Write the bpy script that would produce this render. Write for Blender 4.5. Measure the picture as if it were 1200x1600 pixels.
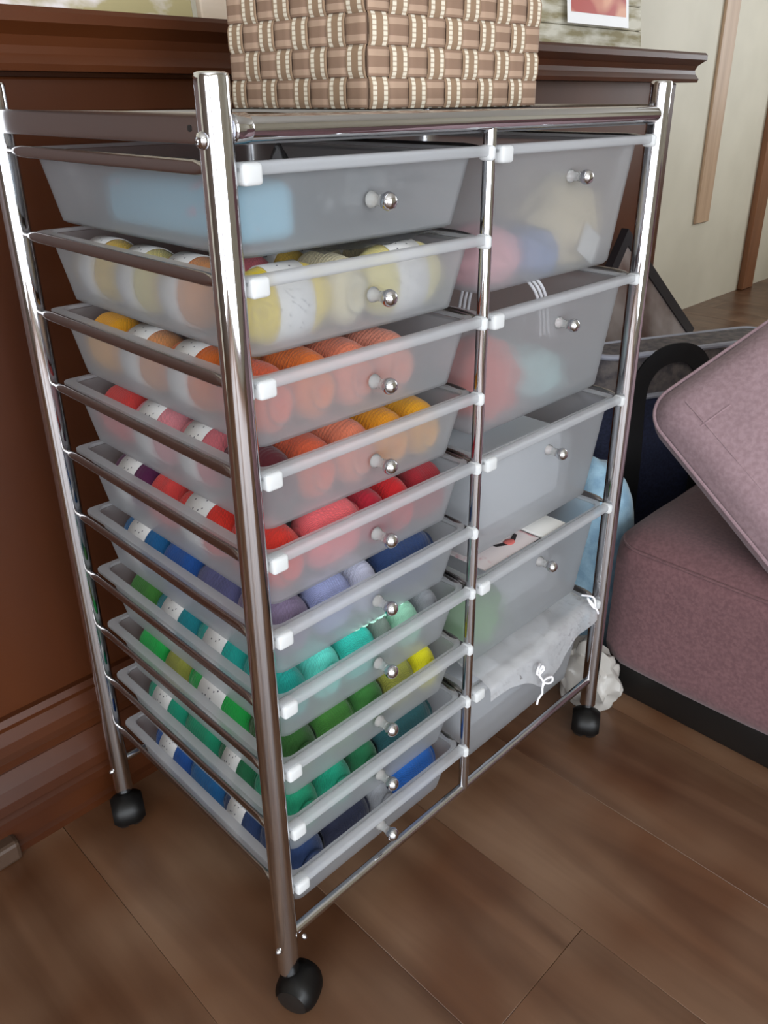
import bpy, bmesh, math, random
from mathutils import Vector, Matrix, noise

sc = bpy.context.scene
for o in list(bpy.data.objects):
    bpy.data.objects.remove(o)
COL = sc.collection
PI = math.pi

# ------------------------------------------------------------------ camera
cam_d = bpy.data.cameras.new('camera')
cam = bpy.data.objects.new('camera', cam_d)
COL.objects.link(cam)
yaw, pit, rol = -0.7872, -0.4260, -0.0058
fw = Vector((-math.sin(yaw)*math.cos(pit), math.cos(yaw)*math.cos(pit), math.sin(pit)))
r0 = Vector((math.cos(yaw), math.sin(yaw), 0)); u0 = r0.cross(fw)
r2 = math.cos(rol)*r0 + math.sin(rol)*u0; u2 = -math.sin(rol)*r0 + math.cos(rol)*u0
m = Matrix((r2, u2, -fw)).transposed().to_4x4()
m.translation = Vector((-0.3562, -0.5294, 0.9837))
cam.matrix_world = m
cam_d.sensor_fit = 'VERTICAL'; cam_d.sensor_height = 36; cam_d.sensor_width = 27
cam_d.lens = 1268.9/1600*36
cam_d.shift_x = -11.1/1600; cam_d.shift_y = -70.9/1600
cam_d.clip_start = 0.02
sc.camera = cam

# ------------------------------------------------------------------ world, light, exposure
w = bpy.data.worlds.new('overcast_sky'); sc.world = w; w.use_nodes = True
bg = w.node_tree.nodes['Background']
bg.inputs[0].default_value = (0.80, 0.90, 1.0, 1); bg.inputs[1].default_value = 1.0

def area(name, loc, rot, sx, sy, power, color):
    d = bpy.data.lights.new(name, 'AREA'); d.shape = 'RECTANGLE'; d.size = sx; d.size_y = sy
    d.energy = power; d.color = color
    o = bpy.data.objects.new(name, d); o.location = loc; o.rotation_euler = rot
    COL.objects.link(o); return o
# daylight entering by the two glazed doors behind the camera
area('daylight_patio_door', (-1.135, -2.385, 1.13), (PI/2, 0, 0), 2.93, 2.1, 128, (0.90, 0.95, 1.0))
area('daylight_side_window', (-2.785, -1.435, 1.13), (PI/2, 0, -PI/2), 1.63, 2.1, 64, (0.90, 0.95, 1.0))
area('fill_right_window', (5.235, -.5, 1.55), (PI/2, 0, PI/2), 1.8, 1.3, 50, (0.92, 0.96, 1.0))  # fill light in an unseen window, added to brighten the back wall
sc.view_settings.view_transform = 'Standard'; sc.view_settings.look = 'None'
sc.view_settings.gamma = 1.0; sc.view_settings.use_curve_mapping = False
sc.view_settings.exposure = 0.0
sc.cycles.transparent_max_bounces = 24; sc.cycles.diffuse_bounces = 8; sc.cycles.max_bounces = 16
sc.cycles.sample_clamp_indirect = 6.0
sc.cycles.caustics_refractive = False

# ------------------------------------------------------------------ materials
def lin(c):
    return tuple(((v/255)/12.92 if v/255 <= .04045 else ((v/255+.055)/1.055)**2.4) for v in c) + (1,)

def mat(name, col, rough=.5, metal=0, spec=.5, sheen=0):
    M = bpy.data.materials.new(name); M.use_nodes = True
    b = M.node_tree.nodes['Principled BSDF']
    b.inputs['Base Color'].default_value = lin(col)
    b.inputs['Roughness'].default_value = rough; b.inputs['Metallic'].default_value = metal
    b.inputs['Specular IOR Level'].default_value = spec
    if sheen:
        b.inputs['Sheen Weight'].default_value = sheen
    return M

def N(M, t, **kw):
    n = M.node_tree.nodes.new(t)
    for k, v in kw.items(): setattr(n, k, v)
    return n
def L(M, a, b): M.node_tree.links.new(a, b)
def B(M): return M.node_tree.nodes['Principled BSDF']

def noisy(M, c1, c2, scale=(6, 6, 6), detail=4, bump=0, bscale=None, coord='Object', lo=.35, hi=.65, dist=.002):
    tc = N(M, 'ShaderNodeTexCoord'); mp = N(M, 'ShaderNodeMapping'); mp.inputs['Scale'].default_value = scale
    nz = N(M, 'ShaderNodeTexNoise'); nz.inputs['Scale'].default_value = 1; nz.inputs['Detail'].default_value = detail
    cr = N(M, 'ShaderNodeValToRGB'); cr.color_ramp.elements[0].position = lo; cr.color_ramp.elements[1].position = hi
    cr.color_ramp.elements[0].color = lin(c1); cr.color_ramp.elements[1].color = lin(c2)
    L(M, tc.outputs[coord], mp.inputs[0]); L(M, mp.outputs[0], nz.inputs[0])
    L(M, nz.outputs[0], cr.inputs[0]); L(M, cr.outputs[0], B(M).inputs['Base Color'])
    if bump:
        n2 = nz
        if bscale:
            m2 = N(M, 'ShaderNodeMapping'); m2.inputs['Scale'].default_value = bscale
            n2 = N(M, 'ShaderNodeTexNoise'); n2.inputs['Scale'].default_value = 1; n2.inputs['Detail'].default_value = 3
            L(M, tc.outputs[coord], m2.inputs[0]); L(M, m2.outputs[0], n2.inputs[0])
        bp = N(M, 'ShaderNodeBump'); bp.inputs['Strength'].default_value = bump; bp.inputs['Distance'].default_value = dist
        L(M, n2.outputs[0], bp.inputs['Height']); L(M, bp.outputs[0], B(M).inputs['Normal'])
    return M

def frosted(name, tint, t_clear=.30, t_rough=.26, rough=.30, body=.55, gloss=.10):
    """translucent frosted polypropylene: some straight view, some scattered view, a milky body and a satin skin"""
    M = bpy.data.materials.new(name); M.use_nodes = True
    nt = M.node_tree; nt.nodes.clear()
    out = N(M, 'ShaderNodeOutputMaterial')
    tr = N(M, 'ShaderNodeBsdfTransparent'); tr.inputs[0].default_value = (1, 1, 1, 1)
    rf = N(M, 'ShaderNodeBsdfRefraction'); rf.inputs['IOR'].default_value = 1.15; rf.inputs['Roughness'].default_value = rough
    df = N(M, 'ShaderNodeBsdfDiffuse'); df.inputs[0].default_value = lin(tint)
    tl = N(M, 'ShaderNodeBsdfTranslucent'); tl.inputs[0].default_value = lin(tint)
    gl = N(M, 'ShaderNodeBsdfGlossy'); gl.inputs['Roughness'].default_value = .22
    m1 = N(M, 'ShaderNodeMixShader'); m1.inputs[0].default_value = .48
    L(M, df.outputs[0], m1.inputs[1]); L(M, tl.outputs[0], m1.inputs[2])
    m2 = N(M, 'ShaderNodeMixShader'); m2.inputs[0].default_value = t_rough/(t_clear+t_rough)
    L(M, tr.outputs[0], m2.inputs[1]); L(M, rf.outputs[0], m2.inputs[2])
    m3 = N(M, 'ShaderNodeMixShader'); m3.inputs[0].default_value = 1-(t_clear+t_rough)
    L(M, m2.outputs[0], m3.inputs[1]); L(M, m1.outputs[0], m3.inputs[2])
    fr = N(M, 'ShaderNodeLayerWeight'); fr.inputs[0].default_value = .25
    mm = N(M, 'ShaderNodeMath', operation='MULTIPLY'); mm.inputs[1].default_value = gloss*2.2
    L(M, fr.outputs['Fresnel'], mm.inputs[0])
    m4 = N(M, 'ShaderNodeMixShader'); L(M, mm.outputs[0], m4.inputs[0])
    L(M, m3.outputs[0], m4.inputs[1]); L(M, gl.outputs[0], m4.inputs[2])
    L(M, m4.outputs[0], out.inputs[0])
    return M

CHROME = mat('chrome', (205, 205, 208), .07, 1)
STEEL = mat('satin_steel', (165, 160, 158), .24, 1)
HOLE = mat('dark_hole', (25, 22, 22), .6)
BLACKP = mat('black_plastic', (22, 20, 19), .38)
FROST = frosted('frosted_drawer_plastic', (248, 251, 255), .50, .34, .40, gloss=.05)
RIM = frosted('frosted_rim_plastic', (242, 244, 248), .40, .24, .3)
TAB = frosted('white_plastic_tab', (246, 247, 247), .02, .08, .3, gloss=.14)
CLEAR = bpy.data.materials.new('clear_plastic'); CLEAR.use_nodes = True
def thin_clear(M, t=.75, tint=(235, 238, 240), rough=.12):
    nt = M.node_tree; nt.nodes.clear()
    out = N(M, 'ShaderNodeOutputMaterial'); tr = N(M, 'ShaderNodeBsdfTransparent')
    gl = N(M, 'ShaderNodeBsdfGlossy'); gl.inputs['Roughness'].default_value = rough
    df = N(M, 'ShaderNodeBsdfDiffuse'); df.inputs[0].default_value = lin(tint)
    tl = N(M, 'ShaderNodeBsdfTranslucent'); tl.inputs[0].default_value = lin(tint)
    a = N(M, 'ShaderNodeMixShader'); a.inputs[0].default_value = .4
    L(M, df.outputs[0], a.inputs[1]); L(M, tl.outputs[0], a.inputs[2])
    b = N(M, 'ShaderNodeMixShader'); b.inputs[0].default_value = 1-t
    L(M, tr.outputs[0], b.inputs[1]); L(M, a.outputs[0], b.inputs[2])
    fr = N(M, 'ShaderNodeLayerWeight'); fr.inputs[0].default_value = .3
    c = N(M, 'ShaderNodeMixShader'); L(M, fr.outputs['Fresnel'], c.inputs[0])
    L(M, b.outputs[0], c.inputs[1]); L(M, gl.outputs[0], c.inputs[2]); L(M, c.outputs[0], out.inputs[0])
    return M
thin_clear(CLEAR)
STEM = thin_clear(bpy.data.materials.new('clear_knob_stem').copy() if False else (lambda q: (setattr(q, 'use_nodes', True), q)[1])(bpy.data.materials.new('clear_knob_stem')), .6, (240, 240, 238), .08)
FILM = thin_clear((lambda q: (setattr(q, 'use_nodes', True), q)[1])(bpy.data.materials.new('milky_plastic_film')), .5, (246, 246, 248), .10)
SACK = thin_clear((lambda q: (setattr(q, 'use_nodes', True), q)[1])(bpy.data.materials.new('white_thin_sack')), .25, (226, 220, 212), .2)
WOOD = noisy(mat('dark_stained_wood', (62, 29, 11), .36, spec=.35), (57, 26, 10), (80, 40, 16), (2.2, 9, 1.0), 5, .12, (14, 120, 3), dist=.0008)
PLANK = mat('brown_oak_laminate', (108, 78, 60), .34, spec=.5)
def plank_nodes(M):
    tc = N(M, 'ShaderNodeTexCoord'); oi = N(M, 'ShaderNodeObjectInfo')
    mp = N(M, 'ShaderNodeMapping'); mp.inputs['Scale'].default_value = (16, 1.6, 1)
    ad = N(M, 'ShaderNodeVectorMath', operation='ADD'); L(M, tc.outputs['Object'], ad.inputs[0])
    sc_ = N(M, 'ShaderNodeVectorMath', operation='SCALE'); sc_.inputs['Scale'].default_value = 17.3
    cb = N(M, 'ShaderNodeCombineXYZ'); L(M, oi.outputs['Random'], cb.inputs[0]); L(M, oi.outputs['Random'], cb.inputs[1])
    L(M, cb.outputs[0], sc_.inputs[0]); L(M, sc_.outputs[0], ad.inputs[1])
    L(M, ad.outputs[0], mp.inputs[0])
    n1 = N(M, 'ShaderNodeTexNoise'); n1.inputs['Scale'].default_value = 1; n1.inputs['Detail'].default_value = 6; n1.inputs['Distortion'].default_value = .6
    L(M, mp.outputs[0], n1.inputs[0])
    cr = N(M, 'ShaderNodeValToRGB')
    cr.color_ramp.elements[0].position = .28; cr.color_ramp.elements[0].color = lin((88, 63, 46))
    cr.color_ramp.elements[1].position = .72; cr.color_ramp.elements[1].color = lin((124, 96, 75))
    L(M, n1.outputs[0], cr.inputs[0])
    n2 = N(M, 'ShaderNodeTexNoise'); n2.inputs['Scale'].default_value = 5; n2.inputs['Detail'].default_value = 2
    L(M, ad.outputs[0], n2.inputs[0])
    c2 = N(M, 'ShaderNodeValToRGB'); c2.color_ramp.elements[0].position = .35; c2.color_ramp.elements[1].position = .7
    c2.color_ramp.elements[0].color = lin((205, 180, 160)); c2.color_ramp.elements[1].color = (1, 1, 1, 1)
    L(M, n2.outputs[0], c2.inputs[0])
    mx = N(M, 'ShaderNodeMix', data_type='RGBA', blend_type='MULTIPLY'); mx.inputs[0].default_value = 1
    L(M, cr.outputs[0], mx.inputs[6]); L(M, c2.outputs[0], mx.inputs[7])
    hv = N(M, 'ShaderNodeHueSaturation'); mr = N(M, 'ShaderNodeMapRange'); mr.inputs[3].default_value = .93; mr.inputs[4].default_value = 1.06
    L(M, oi.outputs['Random'], mr.inputs[0]); L(M, mr.outputs[0], hv.inputs['Value']); L(M, mx.outputs[2], hv.inputs['Color'])
    L(M, hv.outputs[0], B(M).inputs['Base Color'])
    bp = N(M, 'ShaderNodeBump'); bp.inputs['Strength'].default_value = .15; bp.inputs['Distance'].default_value = .001
    L(M, n1.outputs[0], bp.inputs['Height']); L(M, bp.outputs[0], B(M).inputs['Normal'])
plank_nodes(PLANK)
SUBFLOOR = mat('dark_subfloor', (40, 28, 22), .8)
CREAM = noisy(mat('cream_wall_paint', (204, 198, 180), .55), (200, 194, 176), (210, 204, 186), (3, 3, 3), 3, .05, (90, 90, 90))
WHITEC = mat('ceiling_white', (225, 222, 214), .8)
TAN = noisy(mat('tan_wall_strip', (178, 150, 120), .4), (172, 142, 114), (190, 160, 132), (30, 30, 2))
BROWNT = noisy(mat('brown_wood_trim', (128, 84, 56), .4), (118, 76, 50), (138, 92, 62), (30, 30, 2))
MAUVE = noisy(mat('mauve_upholstery', (98, 66, 68), .9, sheen=.15), (92, 61, 64), (106, 73, 75), (160, 160, 160), 3, .35, (900, 900, 900), dist=.0006)
MAUVE2 = noisy(mat('mauve_cushion_cloth', (142, 117, 122), .9, sheen=.15), (135, 110, 115), (150, 125, 130), (140, 140, 140), 3, .4, (800, 800, 800), dist=.0008)
NAVY = noisy(mat('navy_canvas', (30, 36, 62), .8), (25, 30, 54), (36, 42, 70), (200, 200, 200), 2, .3, (900, 900, 900), dist=.0005)
GREYB = noisy(mat('grey_mottled_cloth', (92, 86, 88), .8), (74, 70, 74), (110, 102, 100), (60, 60, 60), 3)
PIPE = mat('pale_grey_piping', (150, 152, 164), .6)
BLACKW = mat('black_webbing', (20, 20, 24), .7)
PALEBLUE = noisy(mat('pale_blue_fleece', (132, 164, 184), .9, sheen=.3), (120, 152, 174), (146, 178, 196), (40, 40, 40), 3, .5, (300, 300, 300))
WHITE = mat('white_card', (232, 230, 226), .6)
CORD = mat('white_cord', (236, 234, 238), .7)

# ------------------------------------------------------------------ mesh helpers
def obj(name, bm, m, parent=None, smooth=True, loc=None):
    me = bpy.data.meshes.new(name); bm.normal_update(); bm.to_mesh(me); bm.free()
    for mm in (m if isinstance(m, (list, tuple)) else [m]): me.materials.append(mm)
    if smooth:
        for p in me.polygons: p.use_smooth = True
        try: me.set_sharp_from_angle(angle=math.radians(40))
        except Exception: pass
    o = bpy.data.objects.new(name, me); COL.objects.link(o)
    if parent: o.parent = parent
    if loc: o.location = loc
    return o
def empty(name, loc=(0, 0, 0), rz=0, parent=None):
    o = bpy.data.objects.new(name, None); o.empty_display_size = .05
    o.location = loc; o.rotation_euler = (0, 0, rz); COL.objects.link(o)
    if parent: o.parent = parent
    return o
def tag(o, label=None, cat=None, group=None, kind=None):
    if label: o['label'] = label
    if cat: o['category'] = cat
    if group: o['group'] = group
    if kind: o['kind'] = kind
    return o
def box(bm, x0, x1, y0, y1, z0, z1, bev=0, seg=2):
    vs = [bm.verts.new((x, y, z)) for x in (x0, x1) for y in (y0, y1) for z in (z0, z1)]
    fs = [(0, 1, 3, 2), (4, 6, 7, 5), (0, 4, 5, 1), (2, 3, 7, 6), (0, 2, 6, 4), (1, 5, 7, 3)]
    F = [bm.faces.new([vs[i] for i in f]) for f in fs]
    if bev:
        es = list({e for f in F for e in f.edges})
        bmesh.ops.bevel(bm, geom=es, offset=bev, segments=seg, affect='EDGES', profile=.5)
    return bm
def BX(*a, **k): return box(bmesh.new(), *a, **k)
def loft(bm, rings, cap0=True, cap1=True, closed=True):
    R = [[bm.verts.new(p) for p in r] for r in rings]
    n = len(R[0])
    for a, b in zip(R, R[1:]):
        for i in range(n if closed else n-1):
            j = (i+1) % n
            bm.faces.new((a[i], a[j], b[j], b[i]))
    if cap0: bm.faces.new(R[0][::-1])
    if cap1: bm.faces.new(R[-1])
    return R
def frame(t):
    t = t.normalized(); a = Vector((0, 0, 1)) if abs(t.z) < .9 else Vector((1, 0, 0))
    x = a.cross(t).normalized(); return x, t.cross(x)
def tube(bm, pts, r, seg=16, cap=True):
    pts = [Vector(p) for p in pts]; rings = []; px = None
    for i, p in enumerate(pts):
        t = (pts[min(i+1, len(pts)-1)] - pts[max(i-1, 0)]).normalized()
        if px is None: x, y = frame(t)
        else:
            x = (px - t*px.dot(t)).normalized(); y = t.cross(x)
        px = x
        rr = r[i] if isinstance(r, (list, tuple)) else r
        rings.append([p + rr*(math.cos(2*PI*k/seg)*x + math.sin(2*PI*k/seg)*y) for k in range(seg)])
    loft(bm, rings, cap, cap); return bm
def TB(*a, **k): return tube(bmesh.new(), *a, **k)
def smooth_path(P, n=8):
    P = [Vector(p) for p in P]; out = []
    for i in range(len(P)-1):
        a = P[max(i-1, 0)]; b = P[i]; c = P[i+1]; d = P[min(i+2, len(P)-1)]
        for k in range(n):
            t = k/n
            out.append(.5*((2*b)+(c-a)*t+(2*a-5*b+4*c-d)*t*t+(3*b-a-3*c+d)*t**3))
    out.append(P[-1]); return out
def lathe(bm, prof, axis='Z', o=(0, 0, 0), seg=24):
    """prof: list of (radius, height)"""
    rings = []
    for r, h in prof:
        ring = []
        for k in range(seg):
            a = 2*PI*k/seg; c, s = r*math.cos(a), r*math.sin(a)
            v = {'Z': (c, s, h), 'Y': (s, h, c), 'X': (h, c, s)}[axis]
            ring.append((v[0]+o[0], v[1]+o[1], v[2]+o[2]))
        rings.append(ring)
    loft(bm, rings); return bm
def rrect(x0, x1, y0, y1, r, z, n=5):
    pts = []
    for cx, cy, a0 in ((x1-r, y1-r, 0), (x0+r, y1-r, PI/2), (x0+r, y0+r, PI), (x1-r, y0+r, 1.5*PI)):
        for k in range(n+1):
            a = a0 + PI/2*k/n; pts.append((cx+r*math.cos(a), cy+r*math.sin(a), z))
    return pts
def lump(rx, ry, rz, seed, amp=.2, freq=2.2, sub=4, fine=.06, flat=True):
    """a soft crumpled heap: displaced icosphere standing on z = 0"""
    bm = bmesh.new(); bmesh.ops.create_icosphere(bm, subdivisions=sub, radius=1)
    off = Vector((seed*3.7, seed*1.3, seed*2.1))
    for v in bm.verts:
        d = v.co.normalized()
        k = 1 + amp*noise.noise(d*freq+off) + fine*noise.turbulence(d*freq*3+off, 3, True)
        v.co = Vector((d.x*rx*k, d.y*ry*k, d.z*rz*k))
    if flat:
        for v in bm.verts:
            if v.co.z < -rz*.75: v.co.z = -rz*.75
        z0 = min(v.co.z for v in bm.verts)
        for v in bm.verts: v.co.z -= z0
    return bm
def bez_ribbon(pts, width, thick, nrm):
    """flat strap along pts; width along up vector list"""
    bm = bmesh.new(); pts = [Vector(p) for p in pts]; rings = []
    for i, p in enumerate(pts):
        t = (pts[min(i+1, len(pts)-1)] - pts[max(i-1, 0)]).normalized()
        wv = t.cross(Vector(nrm)).normalized(); nv = wv.cross(t)
        rings.append([p+wv*width/2+nv*thick/2, p-wv*width/2+nv*thick/2, p-wv*width/2-nv*thick/2, p+wv*width/2-nv*thick/2])
    loft(bm, rings); return bm

# ------------------------------------------------------------------ room
X0, X1, Y0, Y1, H = -2.75, 5.2, -2.35, 1.3, 2.5
floor = tag(obj('floor', BX(X0, X1, Y0, Y1, -.06, -.004), SUBFLOOR), kind='structure')
pw, pl = .2, 1.2
pbm = BX(-pw/2+.0002, pw/2-.0002, -pl/2+.0002, pl/2-.0002, -.006, 0, bev=.0005, seg=1)
proto = obj('plank', pbm, PLANK, floor)
first = True; row = 0; x = -2.88 + pw/2
random.seed(4)
while x < X1 + pw/2:
    y = Y0 - [.25, .85, .5, .05, .65][row % 5] + pl/2
    while y - pl/2 < Y1:
        # only the planks of this part of the room, the far corner keeps the same boards
        if first: p = proto; first = False
        else: p = proto.copy(); COL.objects.link(p); p.parent = floor
        ya, yb = max(y-pl/2, Y0), min(y+pl/2, Y1); xa, xb = max(x-pw/2, X0), min(x+pw/2, X1)
        p.location = ((xa+xb)/2, (ya+yb)/2, 0); p.scale = ((xb-xa)/pw, (yb-ya)/pl, 1)
        y += pl
    x += pw; row += 1
tag(obj('wall_back', BX(X0-.12, X1+.12, Y1, Y1+.12, -.06, H), CREAM, smooth=False), kind='structure')
wr = bmesh.new()
box(wr, X1, X1+.12, Y0, -1.46, -.06, H); box(wr, X1, X1+.12, .46, Y1, -.06, H)
box(wr, X1, X1+.12, -1.46, .46, 2.24, H); box(wr, X1, X1+.12, -1.46, .46, -.06, .86)
tag(obj('wall_right', wr, CREAM, smooth=False), kind='structure')
wf = bmesh.new()
box(wf, X0-.12, -2.6, Y0-.12, Y0, -.06, H); box(wf, .33, X1+.12, Y0-.12, Y0, -.06, H)
box(wf, -2.6, .33, Y0-.12, Y0, 2.18, H); box(wf, -2.6, .33, Y0-.12, Y0, -.06, .08)
tag(obj('wall_front', wf, CREAM, smooth=False), kind='structure')
wl = bmesh.new()
box(wl, X0-.12, X0, Y0, -2.25, -.06, H); box(wl, X0-.12, X0, -.62, Y1, -.06, H)
box(wl, X0-.12, X0, -2.25, -.62, 2.18, H); box(wl, X0-.12, X0, -2.25, -.62, -.06, .08)
tag(obj('wall_left', wl, mat('darkened_wall', (104, 90, 80), .6), smooth=False), kind='structure')  # wall's shade put into its colour, so the posts reflect it dark
tag(obj('ceiling', BX(X0-.12, X1+.12, Y0-.12, Y1+.12, H, H+.1), WHITEC, smooth=False), kind='structure')
fr_m = mat('window_frame_brown', (120, 84, 60), .45)
def window(name, bars):
    bm = bmesh.new()
    for b in bars: box(bm, *b, bev=.004, seg=1)
    tag(obj(name, bm, fr_m, smooth=False), kind='structure')
window('window_1', [(-2.6, -2.54, Y0-.1, Y0+.01, .08, 2.18), (.27, .33, Y0-.1, Y0+.01, .08, 2.18), (-2.54, .27, Y0-.1, Y0+.01, 2.12, 2.18), (-2.54, .27, Y0-.1, Y0+.01, .08, .14)])
window('window_2', [(X0-.1, X0+.01, -2.25, -2.19, .08, 2.18), (X0-.1, X0+.01, -.68, -.62, .08, 2.18), (X0-.1, X0+.01, -2.19, -.68, 2.12, 2.18), (X0-.1, X0+.01, -2.19, -.68, .08, .14)])
window('fill_window', [(X1-.01, X1+.1, -1.46, -1.40, .86, 2.24), (X1-.01, X1+.1, .40, .46, .86, 2.24), (X1-.01, X1+.1, -1.40, .40, 2.18, 2.24), (X1-.01, X1+.1, -1.40, .40, .86, .92), (X1-.01, X1+.02, -.53, -.47, .92, 2.18)])  # unseen window frame, added around the right-hand fill light
tag(obj('tan_strip', BX(3.56, 3.70, Y1-.014, Y1, .42, H, bev=.004, seg=1), TAN, smooth=False), kind='structure')  # tan vertical strip on the back wall, ending above the floor
tag(obj('trim_2', BX(4.22, 4.36, Y1-.03, Y1, 0, H, bev=.004, seg=1), BROWNT, smooth=False), kind='structure')

# ------------------------------------------------------------------ sideboard
SB = tag(empty('sideboard', (.5, .48, 0)), 'dark stained wooden sideboard with moulded top standing behind the chrome drawer cart', 'sideboard')
def sbp(name, bm, m=WOOD, smooth=False):
    bmesh.ops.translate(bm, verts=bm.verts, vec=(-.5, -.48, 0)); return obj(name, bm, m, SB, smooth)
bx0, bx1, fy, by = -.60, 1.61, .478, 1.05
def stack(prof, x0, x1, y0, y1, left=True):
    bm = bmesh.new(); rings = []
    for o, z in prof:
        rings.append([(x0-o, y0-o, z), (x1+o, y0-o, z), (x1+o, y1, z), (x0-o, y1, z)])
    loft(bm, rings); return bm
sbp('top', stack([(.010, 1.013), (.034, 1.013), (.036, 1.020), (.030, 1.030), (.028, 1.038), (.032, 1.048), (.040, 1.055), (.046, 1.060), (.046, 1.070), (.042, 1.075)], bx0, bx1, fy, by))
sbp('carcass', BX(bx0, bx1, fy+.012, by, .05, 1.013))
for (a, b) in ((bx0+.001, .47), (.474, 1.0)):
    sbp('door', BX(a, b, fy, fy+.022, .20, 1.008, bev=.003))
sbp('stile', BX(1.012, 1.046, fy-.001, fy+.022, .20, 1.012, bev=.003))
sbp('stile', BX(1.53, bx1, fy-.001, fy+.022, .20, 1.012, bev=.003))
sbp('recessed_panel', BX(1.046, 1.53, fy+.008, fy+.02, .20, 1.012))
sbp('base_moulding', stack([(.004, .205), (.010, .205), (.014, .196), (.012, .188), (.018, .170), (.020, .155), (.028, .150), (.028, .138), (.022, .130), (.036, .112), (.042, .094), (.044, .080), (.038, .076), (.046, .070), (.047, .058), (.034, .056)][::-1], bx0, bx1, fy, by))
sbp('plinth', stack([(.040, .0), (.040, .012), (.033, .016), (.031, .056)], bx0, bx1, fy, by))
ft = bmesh.new(); box(ft, -.26, -.143, .425, .47, 0, .034, bev=.006)
sbp('bracket_foot', ft, mat('worn_brown_foot', (66, 48, 36), .5))

# ------------------------------------------------------------------ cart
W_, D_, XM = .64, .3884, .3135
ZT, ST = .936, .084
CART = tag(empty('drawer_cart', (W_/2, D_/2, 0)), 'tall chrome rolling cart with fifteen frosted plastic drawers in two columns', 'drawer cart')
OFF = (-W_/2, -D_/2, 0)
def cp(name, bm, m, parent=None, smooth=True):
    bmesh.ops.translate(bm, verts=bm.verts, vec=OFF); return obj(name, bm, m, parent or CART, smooth)
PR = .0127
post_prof = [(PR-.002, .0538), (PR, .056), (PR, .0575), (PR, .9965), (PR, .998), (PR-.0008, 1.0002), (PR-.003, 1.0012), (.002, 1.0016)]
for x, y in ((0, 0), (W_, 0), (0, D_), (W_, D_)):
    cp('post', lathe(bmesh.new(), post_prof, o=(x, y, 0), seg=72), CHROME)
for y in (0, D_):
    cp('divider_post', TB([(XM, y, .108), (XM, y, .962)], .0066, seg=20), CHROME)
    cp('top_rail', TB([(PR-.002, y, .9642), (.016, y, .9642), (.030, y, .9642), (W_-.004, y, .9642)], .0095, seg=24), CHROME)
    cp('rail_collar', TB([(.012, y, .9642), (.013, y, .9642), (.026, y, .9642), (.0272, y, .9642)], [.0096, .0108, .0108, .0098], seg=24), CHROME)
    cp('bottom_rail', TB([(.008, y, .108), (W_-.008, y, .108)], .0062, seg=18), CHROME)
def ell(y, x, z, a, b, n=16, p=3.0):
    out = []
    for k in range(n):
        t = 2*PI*k/n; c, s = math.cos(t), math.sin(t)
        out.append((x+a*math.copysign(abs(c)**(2/p), c), y, z+b*math.copysign(abs(s)**(2/p), s)))
    return out
def runner(x, z, a=.0018, b=.0058):
    yb = D_-PR+.003; bm = bmesh.new()
    S = [(yb, .0026, .0026, 2), (yb-.010, .0026, .0026, 2), (yb-.014, .0042, .0042, 2), (yb-.022, .0040, .0052, 2.3), (yb-.030, a, b, 3.5),
         (PR+.024, a, b, 3.5), (PR+.014, .0040, .0052, 2.3), (PR+.006, .0042, .0042, 2), (PR+.002, .0026, .0026, 2), (PR-.004, .0026, .0026, 2)]
    loft(bm, [ell(y, x, z, aa, bb, p=pp) for y, aa, bb, pp in S]); return bm
for i in range(10):
    z = ZT-ST*i+.0008
    cp('runner', runner(.003, z), STEEL); cp('runner', runner(XM-.004, z), STEEL)
    if i % 2 == 0:
        cp('runner', runner(XM+.004, z), STEEL); cp('runner', runner(W_-.003, z), STEEL)
for x in (0, W_):
    sb = bmesh.new()
    loft(sb, [ell(y, x, .9642, .0018, .0112, p=4) for y in (PR-.006, D_-PR+.006)])
    cp('side_rail', sb, STEEL)
cp('rail_hole', TB([(-.0024, PR+.018, .9642), (-.0016, PR+.018, .9642)], .0024, seg=12), HOLE)
cp('shading_shelf', BX(.010, W_-.010, .010, D_-.010, .9525, .9555), mat('grey_shading_board', (92, 92, 94), .5), smooth=False)  # unseen panel added here, blocks light from above into the top drawers
def bolt(p, ax, r=.0062, sgn=-1):
    prof = [(r, 0), (r, .0012), (r*.8, .0034), (r*.45, .0044), (r*.4, .0030), (.0003, .0030)]
    return lathe(bmesh.new(), [(a, h*sgn) for a, h in prof], ax, p, 20)
cp('bolt', bolt((-PR+.0004, -.001, .957), 'X'), CHROME)
cp('bolt', bolt((-PR+.0006, -.002, .098), 'X', .0036), CHROME)
cp('bolt', bolt((-PR+.0006, D_-.002, .098), 'X', .0036), CHROME)
cp('bolt', bolt((W_+PR-.0006, 0, .957), 'X', sgn=1), CHROME)
cp('bolt', bolt((.020, -.006, .096), 'Y', .0034), CHROME)
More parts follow.
